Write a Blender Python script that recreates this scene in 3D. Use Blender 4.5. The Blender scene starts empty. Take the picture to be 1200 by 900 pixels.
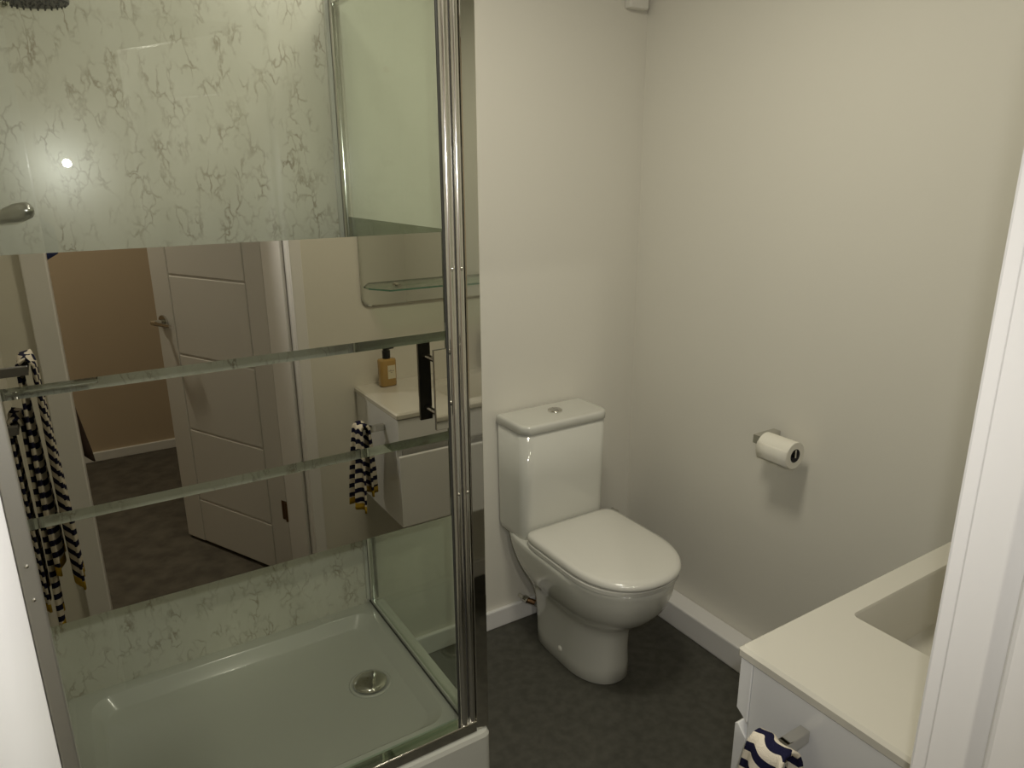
import bpy, bmesh, math, random
from mathutils import Vector, Matrix
random.seed(4)
scn = bpy.context.scene
COL = scn.collection
PI = math.pi

# ------------------------------------------------------------------ camera, world, lights, exposure
cam_d = bpy.data.cameras.new('camera')
cam_d.sensor_width = 36.0
cam_d.lens = 841.05 / 1200 * 36
cam_d.clip_start = 0.01
cam = bpy.data.objects.new('camera', cam_d)
COL.objects.link(cam)
_r, _u, _f = (0.84659, -0.53219, -0.00702), (0.15538, 0.23452, 0.95961), (0.50905, 0.81349, -0.28124)
cam.matrix_world = Matrix(((_r[0], _u[0], -_f[0], 0), (_r[1], _u[1], -_f[1], 0), (_r[2], _u[2], -_f[2], 1.55), (0, 0, 0, 1)))
scn.camera = cam

w = bpy.data.worlds.new('world')
scn.world = w
w.use_nodes = True
w.node_tree.nodes['Background'].inputs[0].default_value = (0.02, 0.02, 0.02, 1)
w.node_tree.nodes['Background'].inputs[1].default_value = 1.0

def light(name, kind, loc, energy, color, **kw):
    d = bpy.data.lights.new(name, kind)
    d.energy = energy
    d.color = color
    o = bpy.data.objects.new(name, d)
    COL.objects.link(o)
    o.location = loc
    for k, v in kw.items():
        setattr(d, k, v)
    return o

# the camera's own flash, a small lamp just above the lens
fl = light('camera_flash', 'SPOT', (0.066, 0.012, 1.588), 17.5, (1.0, 0.985, 0.955), shadow_soft_size=0.010, spot_size=math.radians(125), spot_blend=0.9)
fl.rotation_euler = Vector((0.36, 0.87, -0.27)).to_track_quat('-Z', 'Y').to_euler()
# ceiling lamps are in the ceiling_downlight builder below
SHOWER_LAMP, BATH_LAMP, HALL_LAMP = 0.8, 8.4, 14.0
WARM = (1.0, 0.945, 0.78)

scn.view_settings.view_transform = 'Standard'
scn.view_settings.look = 'None'
scn.view_settings.gamma = 1.0
scn.view_settings.use_curve_mapping = False
scn.view_settings.exposure = 0.0
scn.cycles.transparent_max_bounces = 24
scn.cycles.max_bounces = 14
scn.cycles.caustics_reflective = False
scn.cycles.glossy_bounces = 8

# ------------------------------------------------------------------ materials
def mat(name, color, rough=0.5, metal=0.0, bump=None, vary=None, coat=0.0, spec=0.5):
    m = bpy.data.materials.new(name)
    m.use_nodes = True
    nt = m.node_tree
    b = nt.nodes['Principled BSDF']
    b.inputs['Base Color'].default_value = (*color, 1)
    b.inputs['Roughness'].default_value = rough
    b.inputs['Metallic'].default_value = metal
    b.inputs['Specular IOR Level'].default_value = spec
    b.inputs['Coat Weight'].default_value = coat
    b.inputs['Coat Roughness'].default_value = 0.05
    tc = nt.nodes.new('ShaderNodeTexCoord')
    if vary:                                  # (scale, second colour)
        n = nt.nodes.new('ShaderNodeTexNoise')
        n.inputs['Scale'].default_value = vary[0]
        n.inputs['Detail'].default_value = 6
        r = nt.nodes.new('ShaderNodeValToRGB')
        r.color_ramp.elements[0].position = 0.35
        r.color_ramp.elements[1].position = 0.65
        r.color_ramp.elements[0].color = (*color, 1)
        r.color_ramp.elements[1].color = (*vary[1], 1)
        nt.links.new(tc.outputs['Object'], n.inputs['Vector'])
        nt.links.new(n.outputs['Fac'], r.inputs['Fac'])
        nt.links.new(r.outputs['Color'], b.inputs['Base Color'])
    if bump:                                  # (scale, strength, distance)
        n = nt.nodes.new('ShaderNodeTexNoise')
        n.inputs['Scale'].default_value = bump[0]
        n.inputs['Detail'].default_value = 4
        bp = nt.nodes.new('ShaderNodeBump')
        bp.inputs['Strength'].default_value = bump[1]
        bp.inputs['Distance'].default_value = bump[2]
        nt.links.new(tc.outputs['Object'], n.inputs['Vector'])
        nt.links.new(n.outputs['Fac'], bp.inputs['Height'])
        nt.links.new(bp.outputs['Normal'], b.inputs['Normal'])
    return m

def glass_mat(name, tint, refl=0.04):
    m = bpy.data.materials.new(name)
    m.use_nodes = True
    nt = m.node_tree
    nt.nodes.remove(nt.nodes['Principled BSDF'])
    out = nt.nodes['Material Output']
    t = nt.nodes.new('ShaderNodeBsdfTransparent')
    t.inputs[0].default_value = (*tint, 1)
    g = nt.nodes.new('ShaderNodeBsdfGlossy')
    g.inputs['Roughness'].default_value = 0.0
    lw = nt.nodes.new('ShaderNodeLayerWeight')
    lw.inputs['Blend'].default_value = 0.5
    p = nt.nodes.new('ShaderNodeMath'); p.operation = 'POWER'; p.inputs[1].default_value = 5
    ma = nt.nodes.new('ShaderNodeMath'); ma.operation = 'MULTIPLY_ADD'
    ma.inputs[1].default_value = 0.9; ma.inputs[2].default_value = refl
    mx = nt.nodes.new('ShaderNodeMixShader')
    nt.links.new(lw.outputs['Facing'], p.inputs[0])
    nt.links.new(p.outputs[0], ma.inputs[0])
    nt.links.new(ma.outputs[0], mx.inputs[0])
    nt.links.new(t.outputs[0], mx.inputs[1])
    nt.links.new(g.outputs[0], mx.inputs[2])
    nt.links.new(mx.outputs[0], out.inputs['Surface'])
    return m

def marble_mat():
    m = bpy.data.materials.new('marble_laminate')
    m.use_nodes = True
    nt = m.node_tree
    L = nt.links.new
    b = nt.nodes['Principled BSDF']
    tc = nt.nodes.new('ShaderNodeTexCoord')
    mp = nt.nodes.new('ShaderNodeMapping')
    mp.inputs['Rotation'].default_value = (0.15, 0.5, 0.1)
    mp.inputs['Scale'].default_value = (1.15, 1.0, 0.62)
    L(tc.outputs['Object'], mp.inputs[0])
    n1 = nt.nodes.new('ShaderNodeTexNoise'); n1.inputs['Scale'].default_value = 20; n1.inputs['Detail'].default_value = 5; n1.inputs['Roughness'].default_value = 0.55
    L(mp.outputs[0], n1.inputs['Vector'])
    mxv = nt.nodes.new('ShaderNodeVectorMath'); mxv.operation = 'MULTIPLY_ADD'
    mxv.inputs[1].default_value = (0.09, 0.09, 0.09)
    L(n1.outputs['Color'], mxv.inputs[0]); L(mp.outputs[0], mxv.inputs[2])
    v = nt.nodes.new('ShaderNodeTexVoronoi'); v.feature = 'DISTANCE_TO_EDGE'; v.inputs['Scale'].default_value = 31
    L(mxv.outputs[0], v.inputs['Vector'])
    r1 = nt.nodes.new('ShaderNodeValToRGB')
    r1.color_ramp.elements[0].position = 0.0; r1.color_ramp.elements[0].color = (1, 1, 1, 1)
    r1.color_ramp.elements[1].position = 0.11; r1.color_ramp.elements[1].color = (0, 0, 0, 1)
    L(v.outputs['Distance'], r1.inputs[0])
    n2 = nt.nodes.new('ShaderNodeTexNoise'); n2.inputs['Scale'].default_value = 22; n2.inputs['Detail'].default_value = 5
    L(mp.outputs[0], n2.inputs['Vector'])
    r2 = nt.nodes.new('ShaderNodeValToRGB')
    r2.color_ramp.elements[0].position = 0.44; r2.color_ramp.elements[0].color = (0, 0, 0, 1)
    r2.color_ramp.elements[1].position = 0.72; r2.color_ramp.elements[1].color = (1, 1, 1, 1)
    L(n2.outputs['Fac'], r2.inputs[0])
    mu = nt.nodes.new('ShaderNodeMath'); mu.operation = 'MULTIPLY'
    L(r1.outputs[0], mu.inputs[0]); L(r2.outputs[0], mu.inputs[1])
    n3 = nt.nodes.new('ShaderNodeTexNoise'); n3.inputs['Scale'].default_value = 5; n3.inputs['Detail'].default_value = 7
    L(mp.outputs[0], n3.inputs['Vector'])
    r3 = nt.nodes.new('ShaderNodeValToRGB')
    r3.color_ramp.elements[0].position = 0.3; r3.color_ramp.elements[0].color = (0.60, 0.59, 0.50, 1)
    r3.color_ramp.elements[1].position = 0.7; r3.color_ramp.elements[1].color = (0.72, 0.71, 0.63, 1)
    L(n3.outputs['Fac'], r3.inputs[0])
    mc = nt.nodes.new('ShaderNodeMix'); mc.data_type = 'RGBA'
    L(mu.outputs[0], mc.inputs['Factor']); L(r3.outputs[0], mc.inputs['A'])
    mc.inputs['B'].default_value = (0.30, 0.25, 0.185, 1)
    L(mc.outputs['Result'], b.inputs['Base Color'])
    b.inputs['Roughness'].default_value = 0.22
    return m

def towel_mat():
    m = bpy.data.materials.new('striped_towelling')
    m.use_nodes = True
    nt = m.node_tree
    L = nt.links.new
    b = nt.nodes['Principled BSDF']
    b.inputs['Roughness'].default_value = 0.95
    b.inputs['Specular IOR Level'].default_value = 0.1
    uv = nt.nodes.new('ShaderNodeUVMap'); uv.uv_map = 'UVMap'
    sp = nt.nodes.new('ShaderNodeSeparateXYZ')
    L(uv.outputs[0], sp.inputs[0])
    wob = nt.nodes.new('ShaderNodeMath'); wob.operation = 'DIVIDE'; wob.inputs[1].default_value = 0.031
    L(sp.outputs['Y'], wob.inputs[0])
    fr = nt.nodes.new('ShaderNodeMath'); fr.operation = 'FRACT'
    L(wob.outputs[0], fr.inputs[0])
    gt = nt.nodes.new('ShaderNodeMath'); gt.operation = 'GREATER_THAN'; gt.inputs[1].default_value = 0.52
    L(fr.outputs[0], gt.inputs[0])
    c1 = nt.nodes.new('ShaderNodeMix'); c1.data_type = 'RGBA'
    c1.inputs['A'].default_value = (0.66, 0.60, 0.50, 1)
    c1.inputs['B'].default_value = (0.012, 0.012, 0.035, 1)
    L(gt.outputs[0], c1.inputs['Factor'])
    hem = nt.nodes.new('ShaderNodeMath'); hem.operation = 'GREATER_THAN'; hem.inputs[1].default_value = 0.5
    L(sp.outputs['X'], hem.inputs[0])         # U above 0.5 marks the hem strips
    c2 = nt.nodes.new('ShaderNodeMix'); c2.data_type = 'RGBA'
    c2.inputs['B'].default_value = (0.50, 0.33, 0.04, 1)
    L(hem.outputs[0], c2.inputs['Factor']); L(c1.outputs['Result'], c2.inputs['A'])
    L(c2.outputs['Result'], b.inputs['Base Color'])
    tc = nt.nodes.new('ShaderNodeTexCoord')
    n = nt.nodes.new('ShaderNodeTexNoise'); n.inputs['Scale'].default_value = 500
    bp = nt.nodes.new('ShaderNodeBump'); bp.inputs['Strength'].default_value = 0.6; bp.inputs['Distance'].default_value = 0.002
    L(tc.outputs['Object'], n.inputs['Vector']); L(n.outputs['Fac'], bp.inputs['Height']); L(bp.outputs['Normal'], b.inputs['Normal'])
    return m

M = dict(
    wall=mat('wall_paint', (0.74, 0.715, 0.64), 0.42, bump=(60, 0.12, 0.002)),
    hallwall=mat('hall_wall_paint', (0.53, 0.42, 0.30), 0.6, bump=(60, 0.12, 0.002)),
    ceiling=mat('ceiling_paint', (0.74, 0.73, 0.70), 0.7),
    gloss=mat('white_gloss_paint', (0.80, 0.785, 0.77), 0.28, bump=(35, 0.08, 0.002)),
    floor=mat('dark_vinyl', (0.054, 0.052, 0.042), 0.65, vary=(34, (0.078, 0.075, 0.061)), bump=(220, 0.25, 0.001)),
    carpet=mat('dark_carpet', (0.075, 0.066, 0.054), 0.95, vary=(13, (0.12, 0.106, 0.088)), bump=(300, 0.6, 0.003)),
    ceramic=mat('white_ceramic', (0.64, 0.635, 0.58), 0.10, coat=0.5),
    seat=mat('white_seat_plastic', (0.74, 0.725, 0.67), 0.14, coat=0.3),
    acrylic=mat('white_acrylic', (0.58, 0.585, 0.535), 0.18, coat=0.3),
    counter=mat('cream_white_resin', (0.61, 0.585, 0.515), 0.16, coat=0.3),
    cabinet=mat('white_gloss_cabinet', (0.78, 0.78, 0.78), 0.15, coat=0.3),
    chrome=mat('chrome', (0.68, 0.665, 0.62), 0.035, 1.0),
    alu=mat('brushed_aluminium', (0.74, 0.73, 0.70), 0.42, 0.9),
    satin=mat('satin_chrome', (0.55, 0.54, 0.52), 0.28, 1.0),
    greyseal=mat('grey_seal', (0.16, 0.155, 0.15), 0.35, 0.4),
    darkseal=mat('dark_seal', (0.05, 0.05, 0.045), 0.5),
    mirror=mat('mirror_film', (0.60, 0.575, 0.50), 0.0, 1.0),
    bead=mat('rolled_chrome', (0.76, 0.75, 0.72), 0.13, 1.0),
    polish=mat('polished_steel', (0.60, 0.575, 0.50), 0.03, 1.0),
    mirror2=mat('silvered_mirror', (0.80, 0.83, 0.78), 0.0, 1.0),
    glass=glass_mat('clear_shower_glass', (0.94, 0.955, 0.928)),
    sideglass=glass_mat('green_tinted_glass', (0.91, 0.945, 0.895)),
    shelfglass=glass_mat('shelf_glass', (0.88, 0.95, 0.90)),
    shelfedge=mat('green_glass_edge', (0.10, 0.22, 0.16), 0.1),
    marble=marble_mat(),
    towel=towel_mat(),
    black=mat('black_plastic', (0.012, 0.012, 0.012), 0.35),
    rubber=mat('grey_rubber', (0.10, 0.10, 0.10), 0.5),
    amber=mat('amber_soap', (0.40, 0.25, 0.075), 0.12, coat=0.5),
    label=mat('label_paper', (0.66, 0.60, 0.44), 0.6),
    ink=mat('label_ink', (0.08, 0.06, 0.05), 0.6),
    paper=mat('tissue_paper', (0.83, 0.80, 0.71), 0.95, bump=(160, 0.3, 0.001)),
    card=mat('cardboard_core', (0.035, 0.032, 0.03), 0.8),
    coat=mat('dark_brown_cloth', (0.035, 0.018, 0.012), 0.9, bump=(200, 0.4, 0.002)),
    blue=mat('blue_cloth', (0.035, 0.05, 0.16), 0.9, bump=(200, 0.4, 0.002)),
    brass=mat('brown_brass', (0.22, 0.13, 0.07), 0.35, 1.0),
    white=mat('white_plastic', (0.74, 0.72, 0.66), 0.4),
    red=mat('red_plastic', (0.45, 0.02, 0.02), 0.4),
)
lens = bpy.data.materials.new('lamp_lens')
lens.use_nodes = True
lens.node_tree.nodes['Principled BSDF'].inputs['Emission Color'].default_value = (*WARM, 1)
lens.node_tree.nodes['Principled BSDF'].inputs['Emission Strength'].default_value = 4

# ------------------------------------------------------------------ mesh helpers
def link(name, bm, m, parent=None, smooth=False, bevel=0.0, seg=2, solid=0.0, sub=0):
    bmesh.ops.recalc_face_normals(bm, faces=bm.faces)
    me = bpy.data.meshes.new(name)
    bm.to_mesh(me)
    bm.free()
    me.materials.append(m)
    if smooth:
        for p in me.polygons:
            p.use_smooth = True
    o = bpy.data.objects.new(name, me)
    COL.objects.link(o)
    if parent:
        o.parent = parent
        o.matrix_parent_inverse = world_of(parent).inverted()
    if bevel:
        b = o.modifiers.new('bevel', 'BEVEL'); b.width = bevel; b.segments = seg; b.limit_method = 'ANGLE'; b.harden_normals = False
    if solid:
        s = o.modifiers.new('solid', 'SOLIDIFY'); s.thickness = solid; s.offset = 0
    if sub:
        s = o.modifiers.new('sub', 'SUBSURF'); s.levels = sub; s.render_levels = sub
    return o

def world_of(o):
    mm = o.matrix_basis.copy()
    if o.parent:
        mm = world_of(o.parent) @ o.matrix_parent_inverse @ mm
    return mm

def add_box(bm, x0, x1, y0, y1, z0, z1, mx=None):
    vs = [bm.verts.new((x, y, z)) for x in (x0, x1) for y in (y0, y1) for z in (z0, z1)]
    for f in ((0, 1, 3, 2), (4, 6, 7, 5), (0, 4, 5, 1), (2, 3, 7, 6), (0, 2, 6, 4), (1, 5, 7, 3)):
        bm.faces.new([vs[i] for i in f])
    if mx:
        for v in vs:
            v.co = mx @ v.co
    return bm

def box(name, x0, x1, y0, y1, z0, z1, m, parent=None, bevel=0.0, mx=None, seg=2):
    return link(name, add_box(bmesh.new(), x0, x1, y0, y1, z0, z1, mx), m, parent, bevel=bevel, seg=seg)

def add_rings(bm, rings, cap0=True, cap1=True):
    vr = [[bm.verts.new(p) for p in r] for r in rings]
    n = len(vr[0])
    for a, b in zip(vr[:-1], vr[1:]):
        for i in range(n):
            bm.faces.new((a[i], a[(i + 1) % n], b[(i + 1) % n], b[i]))
    if cap0:
        bm.faces.new(vr[0][::-1])
    if cap1:
        bm.faces.new(vr[-1])
    return bm

def circle(c, r, axis, n=24):
    axis = Vector(axis).normalized()
    a = axis.orthogonal().normalized()
    b = axis.cross(a)
    return [Vector(c) + r * (math.cos(2 * PI * i / n) * a + math.sin(2 * PI * i / n) * b) for i in range(n)]

def add_cyl(bm, p0, p1, r0, r1=None, n=24):
    d = Vector(p1) - Vector(p0)
    return add_rings(bm, [circle(p0, r0, d, n), circle(p1, r1 if r1 is not None else r0, d, n)])

def add_lathe(bm, base, axis, prof, n=32):
    ax = Vector(axis).normalized()
    return add_rings(bm, [circle(Vector(base) + ax * h, max(r, 1e-4), ax, n) for r, h in prof])

def add_tube(bm, pts, r, n=12):
    pts = [Vector(p) for p in pts]
    rings = []
    ref = None
    for i, p in enumerate(pts):
        t = (pts[min(i + 1, len(pts) - 1)] - pts[max(i - 1, 0)]).normalized()
        if ref is None:
            ref = t.orthogonal().normalized()
        a = (ref - t * ref.dot(t)).normalized()
        ref = a
        b = t.cross(a)
        rr = r[i] if isinstance(r, (list, tuple)) else r
        rings.append([p + rr * (math.cos(2 * PI * k / n) * a + math.sin(2 * PI * k / n) * b) for k in range(n)])
    return add_rings(bm, rings)

def rrect(x0, x1, y0, y1, z, r, k=6):
    pts = []
    for cx, cy, a0 in ((x1 - r, y1 - r, 0), (x0 + r, y1 - r, 90), (x0 + r, y0 + r, 180), (x1 - r, y0 + r, 270)):
        for i in range(k + 1):
            a = math.radians(a0 + 90 * i / k)
            pts.append(Vector((cx + r * math.cos(a), cy + r * math.sin(a), z)))
    return pts

def empty(name, loc=(0, 0, 0)):
    o = bpy.data.objects.new(name, None)
    o.empty_display_size = 0.1
    COL.objects.link(o)
    o.location = loc
    return o

def tag(o, label, cat, group=None):
    o['label'] = label
    o['category'] = cat
    if group:
        o['group'] = group
    return o

def struct(o, label=None):
    o['kind'] = 'structure'
    if label:
        o['label'] = label
    return o

# ------------------------------------------------------------------ the setting (metres; X along the back wall, Y towards it)
XL, XR = -0.165, 1.72          # left and right wall faces
YB = 1.915                     # back wall face
YN, YH = 0.25, -0.09           # near wall: bathroom face, hall face
CEIL = 2.36
DX0, DX1 = -0.0262, 0.604       # doorway
DH = 2.02

struct(box('floor', XL - 0.1, XR + 0.1, YH, YB + 0.1, -0.05, 0.0, M['floor']))
struct(box('ceiling', XL - 0.1, XR + 0.1, YN - 0.01, YB + 0.1, CEIL, CEIL + 0.05, M['ceiling']))
struct(box('wall_back', XL - 0.1, XR + 0.1, YB, YB + 0.1, 0, CEIL, M['wall']))
struct(box('wall_right', XR, XR + 0.1, YN, YB, 0, CEIL, M['wall']))
struct(box('wall_left', XL - 0.1, XL, YN, YB, 0, CEIL, M['wall']))
bm = bmesh.new()
add_box(bm, -1.5, DX0 - 0.012, YH, YN, 0, CEIL + 0.05)
add_box(bm, DX1 + 0.012, 2.3, YH, YN, 0, CEIL + 0.05)
add_box(bm, DX0 - 0.012, DX1 + 0.012, YH, YN, DH + 0.012, CEIL + 0.05)
struct(link('wall_near', bm, M['wall']))
# hall
struct(box('floor_hall', -1.6, 2.4, -2.1, YH, -0.05, 0.0, M['carpet']))
struct(box('ceiling_hall', -1.6, 2.4, -2.1, YH + 0.001, CEIL, CEIL + 0.05, M['ceiling']))
struct(box('wall_hall_back', -1.6, 2.4, -2.05, -1.95, 0, CEIL, M['hallwall']))
struct(box('wall_hall_left', -1.6, -1.5, -1.95, YH, 0, CEIL, M['hallwall']))
struct(box('wall_hall_right', 2.3, 2.4, -1.95, YH, 0, CEIL, M['hallwall']))
struct(box('baseboard_hall', -1.5, 2.3, -1.95, -1.934, 0, 0.055, M['gloss'], bevel=0.004))
# skirtings
struct(box('baseboard_back', 0.715, XR - 0.07, YB - 0.016, YB, 0, 0.072, M['gloss'], bevel=0.005))
struct(box('baseboard_right', 1.648, XR, 0.64, YB, 0, 0.092, M['gloss'], bevel=0.006))
struct(box('baseboard_near', 0.66, XR - 0.075, YN, YN + 0.016, 0, 0.072, M['gloss'], bevel=0.005))

# doorway lining, stops and architraves
struct(box('trim_1', DX0 - 0.012, DX0, YH, YN + 0.004, 0, DH, M['gloss'], bevel=0.002))
struct(box('trim_2', DX1, DX1 + 0.012, YH, YN + 0.004, 0, DH, M['gloss'], bevel=0.002))
struct(box('trim_3', DX0 - 0.012, DX1 + 0.012, YH, YN + 0.004, DH, DH + 0.012, M['gloss'], bevel=0.002))
struct(box('trim_4', DX1 - 0.012, DX1, -0.045, 0.207, 0, DH, M['gloss'], bevel=0.008, seg=3))
struct(box('trim_5', DX1 + 0.001, DX1 + 0.038, YN, YN + 0.017, 0, DH + 0.04, M['gloss'], bevel=0.003))
struct(box('trim_6', DX0 - 0.058, DX0 - 0.001, YN, YN + 0.017, 0, DH + 0.04, M['gloss'], bevel=0.003))
struct(box('trim_7', DX0 - 0.058, DX1 + 0.038, YN, YN + 0.017, DH + 0.001, DH + 0.05, M['gloss'], bevel=0.003))
struct(box('trim_8', DX1 + 0.012, DX1 + 0.06, YH - 0.016, YH, 0, DH + 0.05, M['gloss'], bevel=0.003))

# the open door in the hall
door = struct(empty('door_1', (DX1, YH - 0.002, 0)), 'white moulded panel door standing open into the hall')
ang = math.atan2(-0.72 + 0.09, 0.30 - 0.605)
door.rotation_euler = (0, 0, ang)
bpy.context.view_layer.update()
dm = world_of(door)
DW = 0.682
# local: x along the leaf from the hinge, +y is... the face seen in the mirror is y<0 side
link('door_leaf', add_box(bmesh.new(), 0, DW, 0.004, 0.038, 0.012, 2.0, dm), M['gloss'], door, bevel=0.002)
tops = [1.82, 1.50, 1.179, 0.857, 0.536, 0.215]
zb = [2.0] + tops
def door_piece(name, x0, x1, z0, z1):
    return link(name, add_box(bmesh.new(), x0, x1, -0.001, 0.006, z0, z1, dm), M['gloss'], door, bevel=0.0035)
door_piece('door_panel', 0.105, 0.56, 1.826, 1.996)
for i in range(1, len(tops)):
    door_piece('door_panel', 0.105, 0.56, tops[i] + 0.003, tops[i - 1] - 0.003)
door_piece('door_panel', 0.105, 0.56, 0.016, tops[-1] - 0.003)
door_piece('door_stile', 0.0, 0.099, 0.012, 2.0)
door_piece('door_stile', 0.566, DW, 0.012, 2.0)
hb = bmesh.new()
add_cyl(hb, (0.632, -0.001, 0.985), (0.632, -0.010, 0.985), 0.026)
add_cyl(hb, (0.632, -0.008, 0.985), (0.632, -0.050, 0.985), 0.010)
add_tube(hb, [(0.638, -0.048, 0.985), (0.615, -0.050, 0.985), (0.57, -0.048, 0.983), (0.53, -0.043, 0.981)], [0.010, 0.009, 0.0075, 0.007])
for v in hb.verts: v.co = dm @ v.co
link('door_handle', hb, M['chrome'], door, smooth=False, bevel=0.001)
for hz in (0.30, 1.75):
    kb = add_cyl(bmesh.new(), (-0.004, -0.006, hz - 0.04), (-0.004, -0.006, hz + 0.04), 0.007, n=12)
    add_box(kb, -0.004, 0.03, -0.0015, 0.0, hz - 0.04, hz + 0.04)
    for v in kb.verts: v.co = dm @ v.co
    link('hinge', kb, M['brass'], door)

# ------------------------------------------------------------------ ceiling lamps
def downlight(x, y, power, label, spill=0.045):
    t = tag(empty('ceiling_downlight', (x, y, CEIL)), label, 'ceiling light')
    rb = bmesh.new()
    add_rings(rb, [circle((x, y, CEIL), 0.055, (0, 0, 1), 32), circle((x, y, CEIL - 0.006), 0.055, (0, 0, 1), 32),
                   circle((x, y, CEIL - 0.009), 0.048, (0, 0, 1), 32), circle((x, y, CEIL - 0.003), 0.040, (0, 0, 1), 32)], False, False)
    link('trim_ring', rb, M['white'], t, smooth=True)
    link('lens', add_cyl(bmesh.new(), (x, y, CEIL - 0.001), (x, y, CEIL - 0.003), 0.041), lens, t)
    a = light('downlight_lamp', 'AREA', (x, y, CEIL - 0.012), power, WARM, shape='DISK', size=0.08)
    a.parent = t
    a.matrix_parent_inverse = world_of(t).inverted()
    return t
downlight(0.45, 1.72, SHOWER_LAMP, 'round recessed downlight in the ceiling over the shower tray')
gl = tag(empty('ceiling_lamp', (0.78, 1.02, CEIL)), 'round flush white ceiling lamp in the middle of the bathroom', 'ceiling light')
link('lamp_base', add_cyl(bmesh.new(), (0.78, 1.02, CEIL), (0.78, 1.02, CEIL - 0.03), 0.17, n=40), M['white'], gl)
link('diffuser', add_lathe(bmesh.new(), (0.78, 1.02, CEIL - 0.028), (0, 0, -1), [(0.165, 0), (0.165, 0.02), (0.15, 0.035), (0.10, 0.045), (0.001, 0.05)], 40), lens, gl, smooth=True)
a = light('flush_lamp', 'AREA', (0.78, 1.02, CEIL - 0.082), BATH_LAMP, WARM, shape='DISK', size=0.32)
a.parent = gl
a.matrix_parent_inverse = world_of(gl).inverted()
downlight(-0.1, -0.95, HALL_LAMP, 'round recessed downlight in the hall ceiling outside the doorway')

# ------------------------------------------------------------------ shower wall panels
ZT = 0.27
tag(box('shower_wall_panel', XL + 0.0, 0.655, YB - 0.010, YB - 0.0005, ZT - 0.008, CEIL - 0.001, M['marble']),
    'cream marble effect panel on the wall at the back of the shower', 'wall panel')
tag(box('shower_wall_panel', XL + 0.0005, XL + 0.010, 1.262, YB - 0.0105, ZT, CEIL - 0.001, M['marble']),
    'cream marble effect panel on the left side wall inside the shower', 'wall panel')

# ------------------------------------------------------------------ shower tray
tray = tag(empty('shower_tray', (0.27, 1.58, 0)), 'white raised rectangular shower tray with a round chrome waste', 'shower tray')
tb = bmesh.new()
X0, X1, Y0, Y1 = XL + 0.002, 0.708, 1.234, YB - 0.003
K = 6
add_rings(tb, [rrect(X0, X1, Y0, Y1, 0.0, 0.02, K), rrect(X0, X1, Y0, Y1, ZT - 0.014, 0.02, K),
               rrect(X0 + 0.004, X1 - 0.004, Y0 + 0.004, Y1 - 0.004, ZT - 0.004, 0.02, K),
               rrect(X0 + 0.014, X1 - 0.014, Y0 + 0.014, Y1 - 0.014, ZT, 0.02, K),
               rrect(-0.105, 0.640, 1.325, 1.862, ZT, 0.05, K), rrect(-0.100, 0.635, 1.330, 1.857, ZT - 0.003, 0.05, K),
               rrect(-0.083, 0.612, 1.352, 1.832, ZT - 0.024, 0.045, K), rrect(-0.076, 0.604, 1.360, 1.824, ZT - 0.027, 0.04, K),
               rrect(-0.02, 0.54, 1.42, 1.77, ZT - 0.029, 0.03, K)])
link('tray_body', tb, M['acrylic'], tray, smooth=True)
tray.children[0].data.set_sharp_from_angle(angle=math.radians(20))
wx, wy = 0.533, 1.578
link('waste_ring', add_lathe(bmesh.new(), (wx, wy, ZT - 0.029), (0, 0, 1), [(0.056, 0), (0.056, 0.003), (0.051, 0.005), (0.048, 0.003)]), M['acrylic'], tray, smooth=True)
link('waste_cover', add_lathe(bmesh.new(), (wx, wy, ZT - 0.027), (0, 0, 1), [(0.044, 0.001), (0.046, 0.006), (0.043, 0.009), (0.03, 0.011), (0.001, 0.012)]), M['chrome'], tray, smooth=True)

# ------------------------------------------------------------------ shower enclosure
GT = 1.95
YM = 1.260
enc = tag(empty('shower_enclosure', (0.27, YM, ZT)), 'chrome framed shower enclosure with mirrored bands on clear glass', 'shower enclosure')
bands = [(0.845, 1.0195), (1.0385, 1.2315), (1.2500, 1.4435)]
# front door
pane = link('door_pane', add_box(bmesh.new(), -0.105, 0.632, YM + 0.0012, YM + 0.0072, 0.303, GT), M['glass'], enc)
for z0, z1 in bands:
    link('mirror_band', add_box(bmesh.new(), -0.103, 0.6315, YM, YM + 0.001, z0, z1), M['mirror'], pane)
# handle: square bar on two posts
hx = 0.5995
hd = link('door_handle', add_box(bmesh.new(), hx - 0.0135, hx + 0.0135, YM - 0.040, YM - 0.036, 1.060, 1.224), M['polish'], enc, bevel=0.0008)
link('handle_back', add_box(bmesh.new(), hx - 0.0132, hx + 0.0132, YM - 0.0358, YM - 0.033, 1.0603, 1.2237), M['darkseal'], hd)
for z in (1.088, 1.198):
    link('handle_post', add_cyl(bmesh.new(), (hx, YM - 0.0005, z), (hx, YM - 0.0335, z), 0.0055), M['chrome'], hd, smooth=False)
# side panel
sp = link('side_pane', add_box(bmesh.new(), 0.665, 0.671, 1.283, YB - 0.012, 0.285, GT), M['sideglass'], enc)
for z0, z1 in bands:
    link('mirror_band', add_box(bmesh.new(), 0.6715, 0.6725, 1.284, YB - 0.012, z0, z1), M['mirror'], sp)
link('side_seal', add_box(bmesh.new(), 0.662, 0.675, 1.283, YB - 0.012, ZT, 0.2845), M['acrylic'], enc)
link('side_gasket', add_box(bmesh.new(), 0.6595, 0.6618, 1.283, YB - 0.012, ZT, 0.2745), M['darkseal'], enc)
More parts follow.
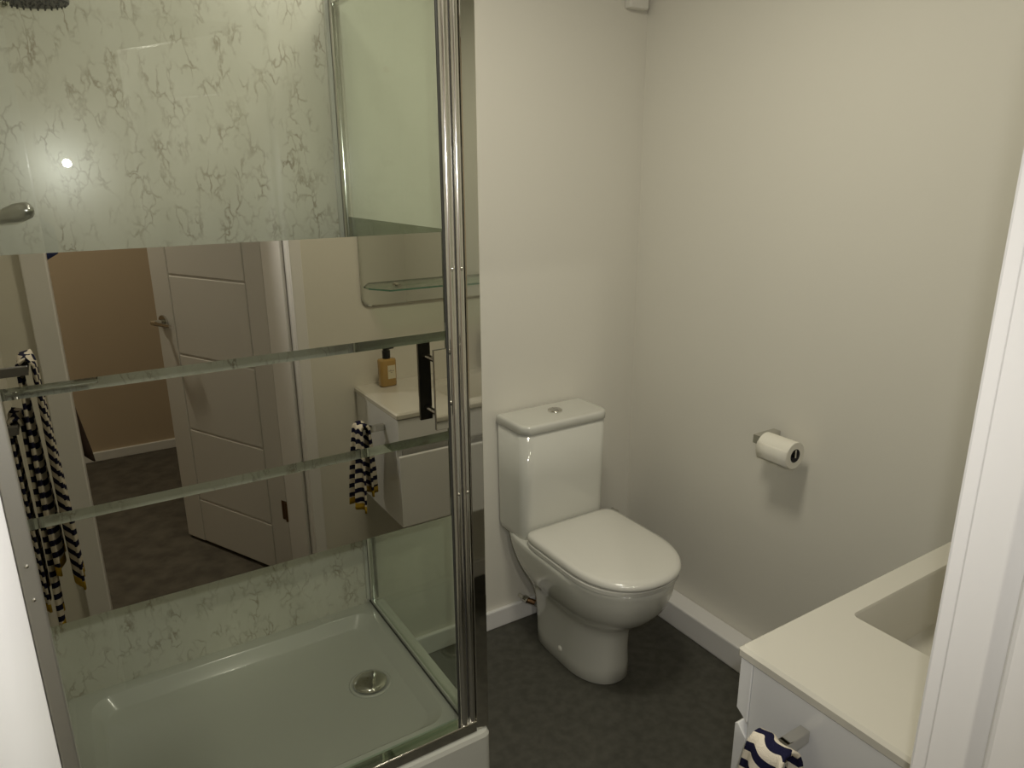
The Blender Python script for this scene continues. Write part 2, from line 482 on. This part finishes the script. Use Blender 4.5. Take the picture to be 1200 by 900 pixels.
# corner post and door stile
bm = add_box(bmesh.new(), 0.676, 0.7085, 1.249, 1.285, ZT, GT + 0.03)
link('corner_post', bm, M['chrome'], enc, bevel=0.002)
def half_round(name, x0, x1, yb, bulge, z0, z1):
    cx, rx_ = (x0 + x1) / 2, (x1 - x0) / 2
    sec = [(cx + rx_ * math.cos(PI * k / 18), yb - bulge * math.sin(PI * k / 18)) for k in range(19)]
    b = bmesh.new()
    add_rings(b, [[Vector((x, y, z)) for x, y in sec] for z in (z0, z1)])
    o = link(name, b, M['bead'], enc, smooth=True)
    o.data.set_sharp_from_angle(angle=math.radians(40))
    return o
half_round('post_bead', 0.6585, 0.6755, 1.2560, 0.0075, 0.286, GT)
half_round('door_stile', 0.6355, 0.6565, 1.2570, 0.0085, 0.300, GT)
link('magnetic_seal', add_box(bmesh.new(), 0.650, 0.668, 1.2572, 1.275, 0.290, GT), M['greyseal'], enc)
link('stile_edge', add_box(bmesh.new(), 0.6322, 0.6352, 1.2560, 1.2600, 0.300, GT), M['darkseal'], enc)
for z in (0.895, 1.372):
    for x in (0.646, 0.667):
        link('screw', add_lathe(bmesh.new(), (x, 1.2486, z), (0, -1, 0), [(0.0035, 0), (0.003, 0.002), (0.001, 0.0028)], 12), M['chrome'], enc, smooth=True)
# left wall profile and hinge stile
link('left_profile', add_box(bmesh.new(), XL + 0.011, -0.128, 1.250, 1.285, ZT, GT + 0.03), M['alu'], enc, bevel=0.003)
link('hinge_stile', add_box(bmesh.new(), -0.128, -0.103, 1.252, 1.275, 0.300, GT), M['alu'], enc, bevel=0.003)
for z in (0.965, 0.905):
    link('screw', add_lathe(bmesh.new(), (-0.116, 1.2515, z), (0, -1, 0), [(0.0035, 0), (0.003, 0.002), (0.001, 0.0028)], 12), M['chrome'], enc, smooth=True)
# sill and wall channel, head rails
link('sill', add_box(bmesh.new(), XL + 0.011, 0.676, 1.245, 1.278, ZT, 0.2995), M['chrome'], enc, bevel=0.003)
link('drip_seal', add_box(bmesh.new(), -0.10, 0.630, YM, YM + 0.009, 0.2995, 0.312), M['shelfglass'], enc)
wc = half_round('wall_channel', 0.660, 0.690, YB - 0.018, 0.012, 0.285, GT + 0.03)
link('channel_edge', add_box(bmesh.new(), 0.650, 0.6595, YB - 0.022, YB - 0.0105, 0.285, GT + 0.03), M['acrylic'], enc)
link('head_rail', add_box(bmesh.new(), XL + 0.011, 0.676, 1.250, 1.280, GT + 0.001, GT + 0.030), M['chrome'], enc, bevel=0.003)
link('head_rail', add_box(bmesh.new(), 0.660, 0.690, 1.286, YB - 0.031, GT + 0.001, GT + 0.030), M['chrome'], enc, bevel=0.003)

# ------------------------------------------------------------------ shower fittings
sh = tag(empty('shower_set', (-0.13, 1.84, 1.1)), 'chrome shower set on the marble panel with round head and hand spray', 'shower')
rx, ry = -0.132, 1.862
link('riser_rail', add_cyl(bmesh.new(), (rx, ry, 1.11), (rx, ry, 1.90), 0.009), M['chrome'], sh, smooth=True)
bm = add_cyl(bmesh.new(), (-0.150, ry, 1.112), (0.036, ry, 1.112), 0.021)
link('bar_valve', bm, M['chrome'], sh, bevel=0.003)
link('arm', add_tube(bmesh.new(), [(rx, ry, 1.895), (rx + 0.005, ry - 0.03, 1.905), (-0.08, 1.72, 1.880), (-0.035, 1.66, 1.860), (-0.01, 1.648, 1.858)], 0.008), M['chrome'], sh, smooth=True)
ax = Vector((0.06, -0.02, -1)).normalized()
hc = Vector((0.036, 1.64, 1.872))
hdk = link('shower_head', add_lathe(bmesh.new(), hc, ax, [(0.012, -0.012), (0.03, -0.006), (0.052, 0.004), (0.054, 0.016), (0.054, 0.022)], 40), M['chrome'], sh, smooth=True)
link('spray_face', add_lathe(bmesh.new(), hc, ax, [(0.0535, 0.021), (0.052, 0.026), (0.001, 0.027)], 40), M['rubber'], hdk, smooth=False)
nb = bmesh.new()
a1 = ax.orthogonal().normalized(); a2 = ax.cross(a1)
for rr, cnt in ((0.047, 26), (0.035, 18), (0.022, 12), (0.010, 6)):
    for i in range(cnt):
        t = 2 * PI * i / cnt
        p = hc + ax * 0.026 + rr * (math.cos(t) * a1 + math.sin(t) * a2)
        add_cyl(nb, p, p + ax * 0.004, 0.002, 0.0013, 6)
nz = link('nozzles', nb, M['rubber'], hdk); nz['kind'] = 'stuff'
link('pivot_ball', add_lathe(bmesh.new(), (-0.012, 1.645, 1.845), (0, 0, 1), [(0.001, -0.012), (0.009, -0.008), (0.012, 0), (0.009, 0.008), (0.001, 0.012)], 16), M['chrome'], sh, smooth=True)
link('slider', add_box(bmesh.new(), rx - 0.016, rx + 0.016, ry - 0.035, ry + 0.014, 1.45, 1.485), M['chrome'], sh, bevel=0.005)
link('hand_spray', add_tube(bmesh.new(), [(rx, ry - 0.03, 1.450), (-0.105, 1.80, 1.466), (-0.075, 1.75, 1.477), (-0.052, 1.712, 1.484), (-0.036, 1.69, 1.489), (-0.029, 1.68, 1.491)], [0.010, 0.012, 0.014, 0.018, 0.016, 0.006], 16), M['satin'], sh, smooth=True)
link('hose', add_tube(bmesh.new(), [(rx, ry - 0.03, 1.45), (rx - 0.012, ry - 0.06, 1.35), (rx - 0.014, ry - 0.06, 1.1), (rx - 0.010, ry - 0.05, 0.75), (rx - 0.004, ry - 0.045, 0.62), (rx + 0.006, ry - 0.04, 0.72), (rx + 0.008, ry - 0.015, 1.09)], 0.006), M['satin'], sh, smooth=True)

# ------------------------------------------------------------------ toilet
TX = 1.297
toi = tag(empty('toilet', (TX, 1.6, 0)), 'white close coupled toilet with closed D shaped lid standing in the corner', 'toilet')
def dring(z, hw, yf, yb, pf=2.0, pb=4.0, n=56, ym=None, xs=0.0):
    ym = ym if ym is not None else yf + (yb - yf) * 0.42
    pts = []
    for i in range(n):
        t = 2 * PI * i / n
        c, s = math.cos(t), math.sin(t)
        p = pf if s < 0 else pb
        x = hw * math.copysign(abs(c) ** (2 / p), c)
        y = (ym - yf) * math.copysign(abs(s) ** (2 / p), s) if s < 0 else (yb - ym) * abs(s) ** (2 / p)
        pts.append(Vector((TX + xs + x, ym + y, z)))
    return pts
pan_p = [(0.0, .098, 1.452, 1.80), (0.004, .101, 1.448, 1.803), (0.05, .100, 1.450, 1.805), (0.11, .098, 1.452, 1.81), (0.165, .099, 1.447, 1.82),
         (0.195, .103, 1.437, 1.83), (0.215, .110, 1.420, 1.84), (0.24, .124, 1.385, 1.85), (0.275, .145, 1.345, 1.86),
         (0.315, .162, 1.315, 1.873), (0.355, .172, 1.299, 1.886), (0.39, .176, 1.293, 1.894), (0.402, .176, 1.293, 1.896), (0.408, .172, 1.298, 1.893)]
pb_ = bmesh.new()
add_rings(pb_, [dring(z, h, f, b, 2.15, 5.0) for z, h, f, b in pan_p])
link('pan', pb_, M['ceramic'], toi, smooth=True)
pb_ = bmesh.new()
add_rings(pb_, [dring(z, h, f, b, 2.25, 12.0, ym=1.50) for z, h, f, b in
    [(0.409, .172, 1.296, 1.728), (0.412, .1755, 1.291, 1.731), (0.424, .1765, 1.289, 1.732), (0.427, .174, 1.292, 1.730)]])
link('seat', pb_, M['seat'], toi, smooth=True)
pb_ = bmesh.new()
add_rings(pb_, [dring(z, h, f, b, 2.25, 12.0, ym=1.50) for z, h, f, b in
    [(0.429, .172, 1.290, 1.731), (0.431, .1755, 1.285, 1.734), (0.438, .177, 1.283, 1.735), (0.446, .1755, 1.286, 1.734), (0.452, .173, 1.294, 1.728), (0.455, .160, 1.312, 1.712), (0.457, .12, 1.37, 1.67), (0.458, .05, 1.46, 1.58)]])
link('lid', pb_, M['seat'], toi, smooth=True)
def trect(z, x0, x1, y0, y1, rf, rb=0.008, k=8):
    pts = []
    for cx, cy, a0, r in ((x1 - rb, y1 - rb, 0, rb), (x0 + rb, y1 - rb, 90, rb), (x0 + rf, y0 + rf, 180, rf), (x1 - rf, y0 + rf, 270, rf)):
        for i in range(k + 1):
            a = math.radians(a0 + 90 * i / k)
            pts.append(Vector((cx + r * math.cos(a), cy + r * math.sin(a), z)))
    return pts
pb_ = bmesh.new()
add_rings(pb_, [trect(0.404, TX - .161, TX + .161, 1.742, 1.895, .038), trect(0.425, TX - .165, TX + .165, 1.738, 1.897, .038), trect(0.60, TX - .166, TX + .166, 1.737, 1.899, .038), trect(0.770, TX - .167, TX + .167, 1.737, 1.90, .038)])
link('cistern', pb_, M['ceramic'], toi, smooth=True)
toi.children[-1].data.set_sharp_from_angle(angle=math.radians(40))
pb_ = bmesh.new()
add_rings(pb_, [trect(0.7715, TX - .165, TX + .165, 1.739, 1.90, .038), trect(0.7735, TX - .170, TX + .170, 1.733, 1.904, .040), trect(0.794, TX - .170, TX + .170, 1.732, 1.905, .041),
                trect(0.7985, TX - .168, TX + .168, 1.734, 1.903, .040), trect(0.8005, TX - .164, TX + .164, 1.738, 1.899, .037), trect(0.801, TX - .155, TX + .155, 1.747, 1.890, .03), trect(0.801, TX - .10, TX + .10, 1.80, 1.85, .01)])
link('cistern_lid', pb_, M['ceramic'], toi, smooth=True)
bt = link('flush_button', add_lathe(bmesh.new(), (TX + .012, 1.826, 0.8008), (0, 0, 1), [(0.024, 0), (0.024, 0.003), (0.022, 0.005), (0.020, 0.004)], 32), M['chrome'], toi, smooth=True)
for s in (-1, 1):
    bb = bmesh.new()
    n = 14
    ring = [Vector((TX + .012 + s * 0.001 + s * 0.018 * math.sin(PI * i / (n - 1)), 1.826 - 0.018 * math.cos(PI * i / (n - 1)), 0)) for i in range(n)]
    add_rings(bb, [[p + Vector((0, 0, 0.803)) for p in ring], [p + Vector((0, 0, 0.8065)) for p in ring]])
    link('button_half', bb, M['satin'], bt)
for s in (-1, 1):
    link('bolt_cap', add_lathe(bmesh.new(), (TX + s * 0.097, 1.628, 0.055), (s, 0, 0), [(0.010, 0), (0.010, 0.004), (0.007, 0.0075), (0.001, 0.009)], 20), M['white'], toi, smooth=True)

# pipe fittings beside the toilet
def valve(x, z, s, label):
    t = tag(empty('isolation_valve', (x, YB, z)), label, 'valve')
    link('pipe', add_cyl(bmesh.new(), (x, YB, z), (x + s * 0.006, YB - 0.03, z), 0.0075, n=16), M['chrome'], t, smooth=False)
    link('nut', add_cyl(bmesh.new(), (x + s * 0.004, YB - 0.024, z), (x + s * 0.010, YB - 0.042, z - 0.004), 0.0125, n=6), M['chrome'], t)
    link('body', add_cyl(bmesh.new(), (x + s * 0.010, YB - 0.04, z - 0.004), (x + s * 0.034, YB - 0.062, z - 0.012), 0.010, n=16), M['brass'], t, smooth=False)
    link('outlet_nut', add_cyl(bmesh.new(), (x + s * 0.030, YB - 0.058, z - 0.010), (x + s * 0.044, YB - 0.070, z - 0.016), 0.013, n=6), M['chrome'], t)
    return t
valve(1.222, 0.092, 1, 'small chrome and brass pipe valve low on the left behind the toilet pan')
valve(1.645, 0.318, -1, 'small chrome pipe fitting on the wall right of the cistern')

# box on the wall near the ceiling
fx = tag(empty('isolator_switch', (1.66, YB, 2.10)), 'small white isolator box with red switch high on the corner wall', 'switch')
link('cover', add_box(bmesh.new(), 1.622, 1.700, YB - 0.030, YB, 2.042, 2.125), M['white'], fx, bevel=0.006)
link('rocker', add_box(bmesh.new(), 1.635, 1.672, YB - 0.036, YB - 0.028, 2.078, 2.108), M['red'], fx, bevel=0.002)

# ------------------------------------------------------------------ toilet roll and holder
rz, rxc = 0.800, 1.645
hol = tag(empty('toilet_roll_holder', (XR, 1.25, rz)), 'square section chrome toilet roll holder on the right hand wall', 'holder')
link('mount_arm', add_box(bmesh.new(), rxc - 0.013, XR, 1.262, 1.288, rz - 0.006, rz + 0.020), M['chrome'], hol, bevel=0.001)
link('spindle', add_box(bmesh.new(), rxc - 0.003, rxc + 0.003, 1.151, 1.262, rz - 0.012, rz + 0.0115), M['chrome'], hol, bevel=0.001)
rc = Vector((rxc, 0, rz - 0.006))
rol = tag(empty('toilet_roll', (rxc, 1.18, rz)), 'white toilet paper roll hanging on the chrome wall holder', 'toilet roll')
bm = bmesh.new()
ys = (1.153, 1.255)
R0, R1 = 0.039, 0.0195
sec = [(R1, ys[0]), (R0 - 0.001, ys[0]), (R0, ys[0] + 0.001), (R0, ys[1] - 0.001), (R0 - 0.001, ys[1]), (R1, ys[1])]
n = 48
vr = [[bm.verts.new((rc.x + r * math.cos(2 * PI * i / n), y, rc.z + r * math.sin(2 * PI * i / n))) for i in range(n)] for r, y in sec]
for j in range(len(vr) - 1):
    for i in range(n):
        bm.faces.new((vr[j][i], vr[j][(i + 1) % n], vr[j + 1][(i + 1) % n], vr[j + 1][i]))
link('paper', bm, M['paper'], rol, smooth=True)
rol.children[0].data.set_sharp_from_angle(angle=math.radians(40))
bm = bmesh.new()
vr = [[bm.verts.new((rc.x + r * math.cos(2 * PI * i / n), y, rc.z + r * math.sin(2 * PI * i / n))) for i in range(n)] for r, y in ((R1, ys[0] - .0005), (R1, ys[1] + .0005), (R1 - 0.001, ys[1] + .0005), (R1 - 0.001, ys[0] - .0005))]
for j in range(4):
    for i in range(n):
        bm.faces.new((vr[j][i], vr[j][(i + 1) % n], vr[(j + 1) % 4][(i + 1) % n], vr[(j + 1) % 4][i]))
link('core', bm, M['card'], rol, smooth=True)
bm = bmesh.new()           # the loose end of the paper, hanging off the front
g = []
for i in range(9):
    if i < 7:
        t = math.radians(150 + 9 * i)
        p = (rc.x + (R0 + 0.001) * math.cos(t), rc.z + (R0 + 0.001) * math.sin(t))
    else:
        p = (g_last[0] - 0.0075 * math.sin(t) * 0.85, g_last[1] + 0.0075 * math.cos(t))
    g_last = p
    g.append([bm.verts.new((p[0], y, p[1])) for y in (1.1535, 1.19, 1.22, 1.2545)])
for a, b in zip(g[:-1], g[1:]):
    for k in range(3):
        bm.faces.new((a[k], a[k + 1], b[k + 1], b[k]))
link('loose_sheet', bm, M['paper'], rol, smooth=True, solid=0.0008)

# ------------------------------------------------------------------ vanity unit
VX0, VX1, VY1 = 0.785, XR - 0.001, 0.612
van = tag(empty('vanity_unit', (1.25, 0.43, 0.48)), 'white gloss wall hung drawer vanity under a cream basin top', 'vanity unit')
link('carcass', add_box(bmesh.new(), VX0 + 0.008, VX1, YN + 0.001, VY1 - 0.030, 0.482, 0.70), M['cabinet'], van, bevel=0.001)
link('side_panel', add_box(bmesh.new(), VX0 + 0.006, VX0 + 0.024, YN + 0.001, VY1 - 0.027, 0.480, 0.839), M['cabinet'], van, bevel=0.001)
link('drawer_rail', add_box(bmesh.new(), VX0 + 0.025, VX1, VY1 - 0.045, VY1 - 0.0275, 0.70, 0.837), M['cabinet'], van)
link('back_rail', add_box(bmesh.new(), VX0 + 0.03, VX1, YN + 0.001, YN + 0.02, 0.70, 0.839), M['cabinet'], van)
def drawer(z0, z1, pull_bottom):
    prof = [(VY1 - 0.026, z0), (VY1 - 0.004, z0), (VY1 - 0.004, z1), (VY1 - 0.026, z1)]
    if pull_bottom:
        prof = [(VY1 - 0.026, z0 - 0.012), (VY1 - 0.004, z0 + 0.004), (VY1 - 0.004, z1), (VY1 - 0.026, z1)]
    else:
        prof = [(VY1 - 0.026, z0), (VY1 - 0.004, z0), (VY1 - 0.004, z1 - 0.004), (VY1 - 0.009, z1), (VY1 - 0.026, z1 - 0.018)]
    b = bmesh.new()
    add_rings(b, [[Vector((x, y, z)) for y, z in prof] for x in (VX0 + 0.005, VX1 - 0.003)])
    return link('drawer_front', b, M['cabinet'], van, bevel=0.0012)
drawer(0.744, 0.838, True)
drawer(0.483, 0.722, False)
# worktop with the sunk basin
top = tag(empty('basin_worktop', (1.25, 0.43, 0.83)), 'cream white basin top with rectangular sunk bowl on the vanity', 'basin')
bb = bmesh.new()
zt = 0.860
add_rings(bb, [rrect(VX0 + 0.003, VX1, YN + 0.001, VY1 - 0.003, zt - 0.020, 0.006), rrect(VX0, VX1, YN + 0.001, VY1, zt - 0.016, 0.006), rrect(VX0, VX1, YN + 0.001, VY1, zt - 0.005, 0.006),
               rrect(VX0 + 0.005, VX1, YN + 0.001, VY1 - 0.005, zt, 0.006),
               rrect(1.000, 1.560, 0.315, 0.566, zt, 0.012), rrect(1.003, 1.557, 0.318, 0.563, zt - 0.004, 0.012),
               rrect(1.045, 1.515, 0.335, 0.548, zt - 0.098, 0.02), rrect(1.060, 1.50, 0.345, 0.538, zt - 0.105, 0.02), rrect(1.20, 1.36, 0.42, 0.47, zt - 0.111, 0.01)], False, True)
link('basin_top', bb, M['counter'], top, smooth=True)
top.children[0].data.set_sharp_from_angle(angle=math.radians(35))
link('basin_waste', add_lathe(bmesh.new(), (1.28, 0.445, zt - 0.111), (0, 0, 1), [(0.032, 0), (0.031, 0.004), (0.001, 0.006)]), M['chrome'], top, smooth=True)
tp = bmesh.new()
add_cyl(tp, (1.28, 0.282, zt), (1.28, 0.282, zt + 0.13), 0.021)
add_box(tp, 1.266, 1.294, 0.282, 0.405, zt + 0.085, zt + 0.105)
tap = tag(link('mixer_tap', tp, M['chrome'], bevel=0.002), 'chrome mixer tap standing behind the sunk basin bowl', 'tap')
link('lever', add_box(bmesh.new(), 1.272, 1.288, 0.272, 0.345, zt + 0.132, zt + 0.142), M['chrome'], tap, bevel=0.002)

# soap bottle
bx, by = 0.887, 0.305
bot = tag(empty('soap_bottle', (bx, by, zt)), 'amber liquid soap bottle with black pump standing on the vanity top', 'soap bottle')
b = bmesh.new()
add_rings(b, [rrect(bx - .027, bx + .027, by - .017, by + .017, zt + 0.001, .012), rrect(bx - .0295, bx + .0295, by - .019, by + .019, zt + 0.006, .013), rrect(bx - .030, bx + .030, by - .019, by + .019, zt + 0.088, .013),
              rrect(bx - .028, bx + .028, by - .0175, by + .0175, zt + 0.094, .012), rrect(bx - .012, bx + .012, by - .012, by + .012, zt + 0.096, .0118)])
link('bottle_body', b, M['amber'], bot, smooth=True)
b = bmesh.new()
add_cyl(b, (bx, by, zt + 0.095), (bx, by, zt + 0.123), 0.0135)
add_cyl(b, (bx, by, zt + 0.123), (bx, by, zt + 0.134), 0.011)
add_rings(b, [[Vector((bx + x, by + y, z)) for x, y in ((-0.010, -0.007), (-0.010, 0.007), (0.027, 0.004), (0.027, -0.004))] for z in (zt + 0.1265, zt + 0.1325)])
link('pump', b, M['black'], bot, bevel=0.001)
lb = link('label', add_box(bmesh.new(), bx - 0.005, bx + 0.022, by + 0.0189, by + 0.0196, zt + 0.028, zt + 0.074), M['label'], bot)
b = bmesh.new()
random.seed(9)
x = bx - 0.002
for i in range(6):
    h = random.choice((0.003, 0.004, 0.006))
    add_box(b, x, x + 0.0016, by + 0.0195, by + 0.0199, zt + 0.053 + random.uniform(-.001, .001), zt + 0.053 + h)
    x += random.uniform(0.0030, 0.0040)
add_box(b, bx + 0.004, bx + 0.011, by + 0.0195, by + 0.0199, zt + 0.0485, zt + 0.0497)
link('lettering', b, M['ink'], lb)

# wall mirror with glass shelf above the basin
wm = tag(empty('wall_mirror', (1.15, YN, 1.45)), 'frameless round cornered mirror with a glass shelf above the basin', 'mirror')
def xz_rrect(x0, x1, z0, z1, y, r):
    return [Vector((p.x, y, p.y)) for p in rrect(x0, x1, z0, z1, 0, r)]
b = bmesh.new()
add_rings(b, [xz_rrect(0.832, 1.45, 1.128, 2.10, YN + 0.003, 0.03), xz_rrect(0.832, 1.45, 1.128, 2.10, YN + 0.007, 0.03), xz_rrect(0.839, 1.447, 1.131, 2.097, YN + 0.008, 0.028)])
link('mirror_glass', b, M['mirror2'], wm)
b = bmesh.new()
zs = 1.187
add_rings(b, [[Vector((p[0], p[1], z)) for p in ((0.850, YN + 0.009), (0.850, YN + 0.03), (0.895, YN + 0.105), (1.388, YN + 0.105), (1.43, YN + 0.03), (1.43, YN + 0.009))] for z in (zs, zs + 0.005)])
shf = link('glass_shelf', b, M['shelfglass'], wm)
b = bmesh.new()
for p, q in (((0.850, YN + 0.03), (0.895, YN + 0.105)), ((0.895, YN + 0.105), (1.388, YN + 0.105)), ((1.388, YN + 0.105), (1.43, YN + 0.03))):
    d = Vector((q[0] - p[0], q[1] - p[1], 0)); nrm = Vector((-d.y, d.x, 0)).normalized() * 0.0012
    for v in ():
        pass
    add_rings(b, [[Vector((p[0], p[1], zs)) + nrm, Vector((p[0], p[1], zs)), Vector((p[0], p[1], zs + 0.005)), Vector((p[0], p[1], zs + 0.005)) + nrm],
                  [Vector((q[0], q[1], zs)) + nrm, Vector((q[0], q[1], zs)), Vector((q[0], q[1], zs + 0.005)), Vector((q[0], q[1], zs + 0.005)) + nrm]])
link('shelf_edge', b, M['shelfedge'], shf)
for x in (0.96, 1.32):
    link('shelf_clip', add_cyl(bmesh.new(), (x, YN + 0.008, zs + 0.003), (x, YN + 0.03, zs + 0.003), 0.009, n=16), M['chrome'], wm)

# ------------------------------------------------------------------ towels and hooks
def towel(name, cx, cy, ztop, hw0, hw1, za, zb, gap0, gap_a, gap_b, amp, k, phase, label, shift=0.0):
    """Cloth folded over a bar along Y. Side a hangs on +X, side b on -X; za and zb are the heights of the two hems."""
    nu, nv = 30, 48
    bm = bmesh.new()
    uvl = bm.loops.layers.uv.new('UVMap')
    La, Lb = ztop - za, ztop - zb
    vs, vv = [], []
    for j in range(nv + 1):
        t = j / nv
        row, rv = [], []
        for i in range(nu + 1):
            u = i / nu
            s_a = La * (1 + 0.02 * math.sin(5.1 * u + phase))
            s_b = Lb * (1 + 0.02 * math.cos(4.3 * u + phase))
            s = -s_a + t * (s_a + s_b)
            d = abs(s)
            L = s_a if s < 0 else s_b
            q = d / L
            side, gap1 = (1, gap_a) if s < 0 else (-1, gap_b)
            arc = gap0 * PI / 2
            if d < arc:
                z = ztop - gap0 * (1 - math.cos(d / gap0))
                off = gap0 * math.sin(d / gap0)
            else:
                z = ztop - gap0 - (d - arc)
                off = gap0 + (gap1 - gap0) * (d - arc) / (L - arc)
            fold = math.sin(2 * PI * k * u + phase + (0.9 if side < 0 else 0) + 0.5 * q)
            x = cx + side * (off + amp * fold * min(1, 0.15 + q * 1.2))
            hw = hw0 + (hw1 - hw0) * q ** 0.7
            y = cy + shift * q * side + hw * (2 * u - 1) + amp * 0.8 * math.cos(2 * PI * k * u + phase) * (0.2 + 0.8 * q)
            row.append(bm.verts.new((x, y, z)))
            rv.append((s + 0.004 * math.sin(2 * PI * k * u + phase) + 0.012 * u, d, L))
        vs.append(row); vv.append(rv)
    for j in range(nv):
        for i in range(nu):
            f = bm.faces.new((vs[j][i], vs[j][i + 1], vs[j + 1][i + 1], vs[j + 1][i]))
            fj = j if j < nv / 2 else j + 1
            hem = vv[fj][i][2] - vv[fj][i][1] < 0.017
            for lp, (a, c) in zip(f.loops, ((j, i), (j, i + 1), (j + 1, i + 1), (j + 1, i))):
                lp[uvl].uv = (0.9 if hem else 0.1, vv[a][c][0] + 2.0)
    o = link(name, bm, M['towel'], None, smooth=True, solid=0.006)
    return tag(o, label, 'towel')

# hook on the side of the vanity
hk = tag(empty('towel_hook', (VX0, 0.49, 0.785)), 'square chrome towel peg on the white side panel of the vanity', 'hook')
link('peg', add_box(bmesh.new(), 0.722, VX0 + 0.0065, 0.482, 0.498, 0.776, 0.796), M['chrome'], hk, bevel=0.001)
link('cross_bar', add_box(bmesh.new(), 0.714, 0.724, 0.466, 0.510, 0.777, 0.793), M['chrome'], hk, bevel=0.001)
towel('hand_towel', 0.719, 0.488, 0.809, 0.026, 0.056, 0.562, 0.528, 0.016, 0.022, 0.034, 0.012, 1.6, 0.6, 'striped navy and cream hand towel with mustard hem draped over the vanity peg', shift=-0.012)

# towel rail on the left wall beside the doorway
tr = tag(empty('towel_rail', (XL, 0.50, 1.05)), 'chrome towel rail of two square bars on the left wall by the doorway', 'towel rail')
link('post', add_box(bmesh.new(), XL, -0.094, 0.632, 0.648, 1.128, 1.148), M['greyseal'], tr, bevel=0.001)
link('post', add_box(bmesh.new(), XL, -0.134, 0.632, 0.648, 0.995, 1.015), M['greyseal'], tr, bevel=0.001)
link('bar', add_box(bmesh.new(), -0.106, -0.094, 0.50, 0.632, 1.130, 1.146), M['satin'], tr, bevel=0.001)
link('bar', add_box(bmesh.new(), -0.146, -0.134, 0.50, 0.632, 0.997, 1.013), M['satin'], tr, bevel=0.001)
towel('bath_towel', -0.099, 0.568, 1.160, 0.054, 0.066, 0.560, 0.62, 0.014, 0.022, 0.010, 0.009, 2.1, 1.1, 'long striped towel with mustard corner over the upper bar of the wall rail')
towel('bath_towel', -0.140, 0.568, 1.026, 0.052, 0.060, 0.470, 0.53, 0.013, 0.010, 0.012, 0.005, 2.2, 2.3, 'striped towel on the lower bar of the wall rail, nearest the left wall')

# ------------------------------------------------------------------ coat and scarf on the hall side of the doorway
hook2 = tag(empty('coat_hook', (-0.22, YH, 1.62)), 'small chrome coat hook on the hall wall left of the doorway', 'hook')
link('hook_arm', add_tube(bmesh.new(), [(-0.22, YH, 1.60), (-0.22, YH - 0.05, 1.60), (-0.22, YH - 0.07, 1.63)], 0.006), M['chrome'], hook2)
b = bmesh.new()
rings = []
for z, x0, x1, d in ((0.625, -0.40, 0.003, 0.05), (0.66, -0.40, -0.001, 0.05), (0.80, -0.39, -0.023, 0.05), (1.00, -0.38, -0.052, 0.045), (1.3, -0.35, -0.085, 0.04), (1.5, -0.31, -0.12, 0.035), (1.6, -0.25, -0.19, 0.02)):
    ring = []
    for i in range(36):
        t = 2 * PI * i / 36
        cx_, hw = (x0 + x1) / 2, (x1 - x0) / 2
        x = cx_ + hw * math.copysign(abs(math.cos(t)) ** 0.8, math.cos(t))
        y = YH - 0.062 + d * math.sin(t) * (0.8 + 0.2 * math.sin(5 * t))
        ring.append(Vector((x, y, z + (min(0.09, max(0, -1.2 * x)) if z < 0.7 else 0))))
    rings.append(ring)
add_rings(b, rings)
tag(link('coat', b, M['coat'], None, smooth=True), 'dark brown coat hem showing past the doorway edge in the mirror', 'coat')
b = bmesh.new()
rings = []
for z, x0, x1, d in ((1.316, -0.13, 0.004, 0.010), (1.33, -0.14, 0.010, 0.012), (1.40, -0.16, 0.006, 0.014), (1.46, -0.19, -0.06, 0.016), (1.54, -0.24, -0.16, 0.016), (1.60, -0.25, -0.19, 0.012)):
    ring = [((x0 + x1) / 2 + (x1 - x0) / 2 * math.cos(2 * PI * i / 24), YH - 0.122 + d * math.sin(2 * PI * i / 24)) for i in range(24)]
    rings.append([Vector((x, y, z + (0.55 * (x - 0.005) if z < 1.35 else 0))) for x, y in ring])
add_rings(b, rings)
tag(link('scarf', b, M['blue'], None, smooth=True), 'blue scarf hanging over the dark brown coat beyond the doorway', 'scarf')
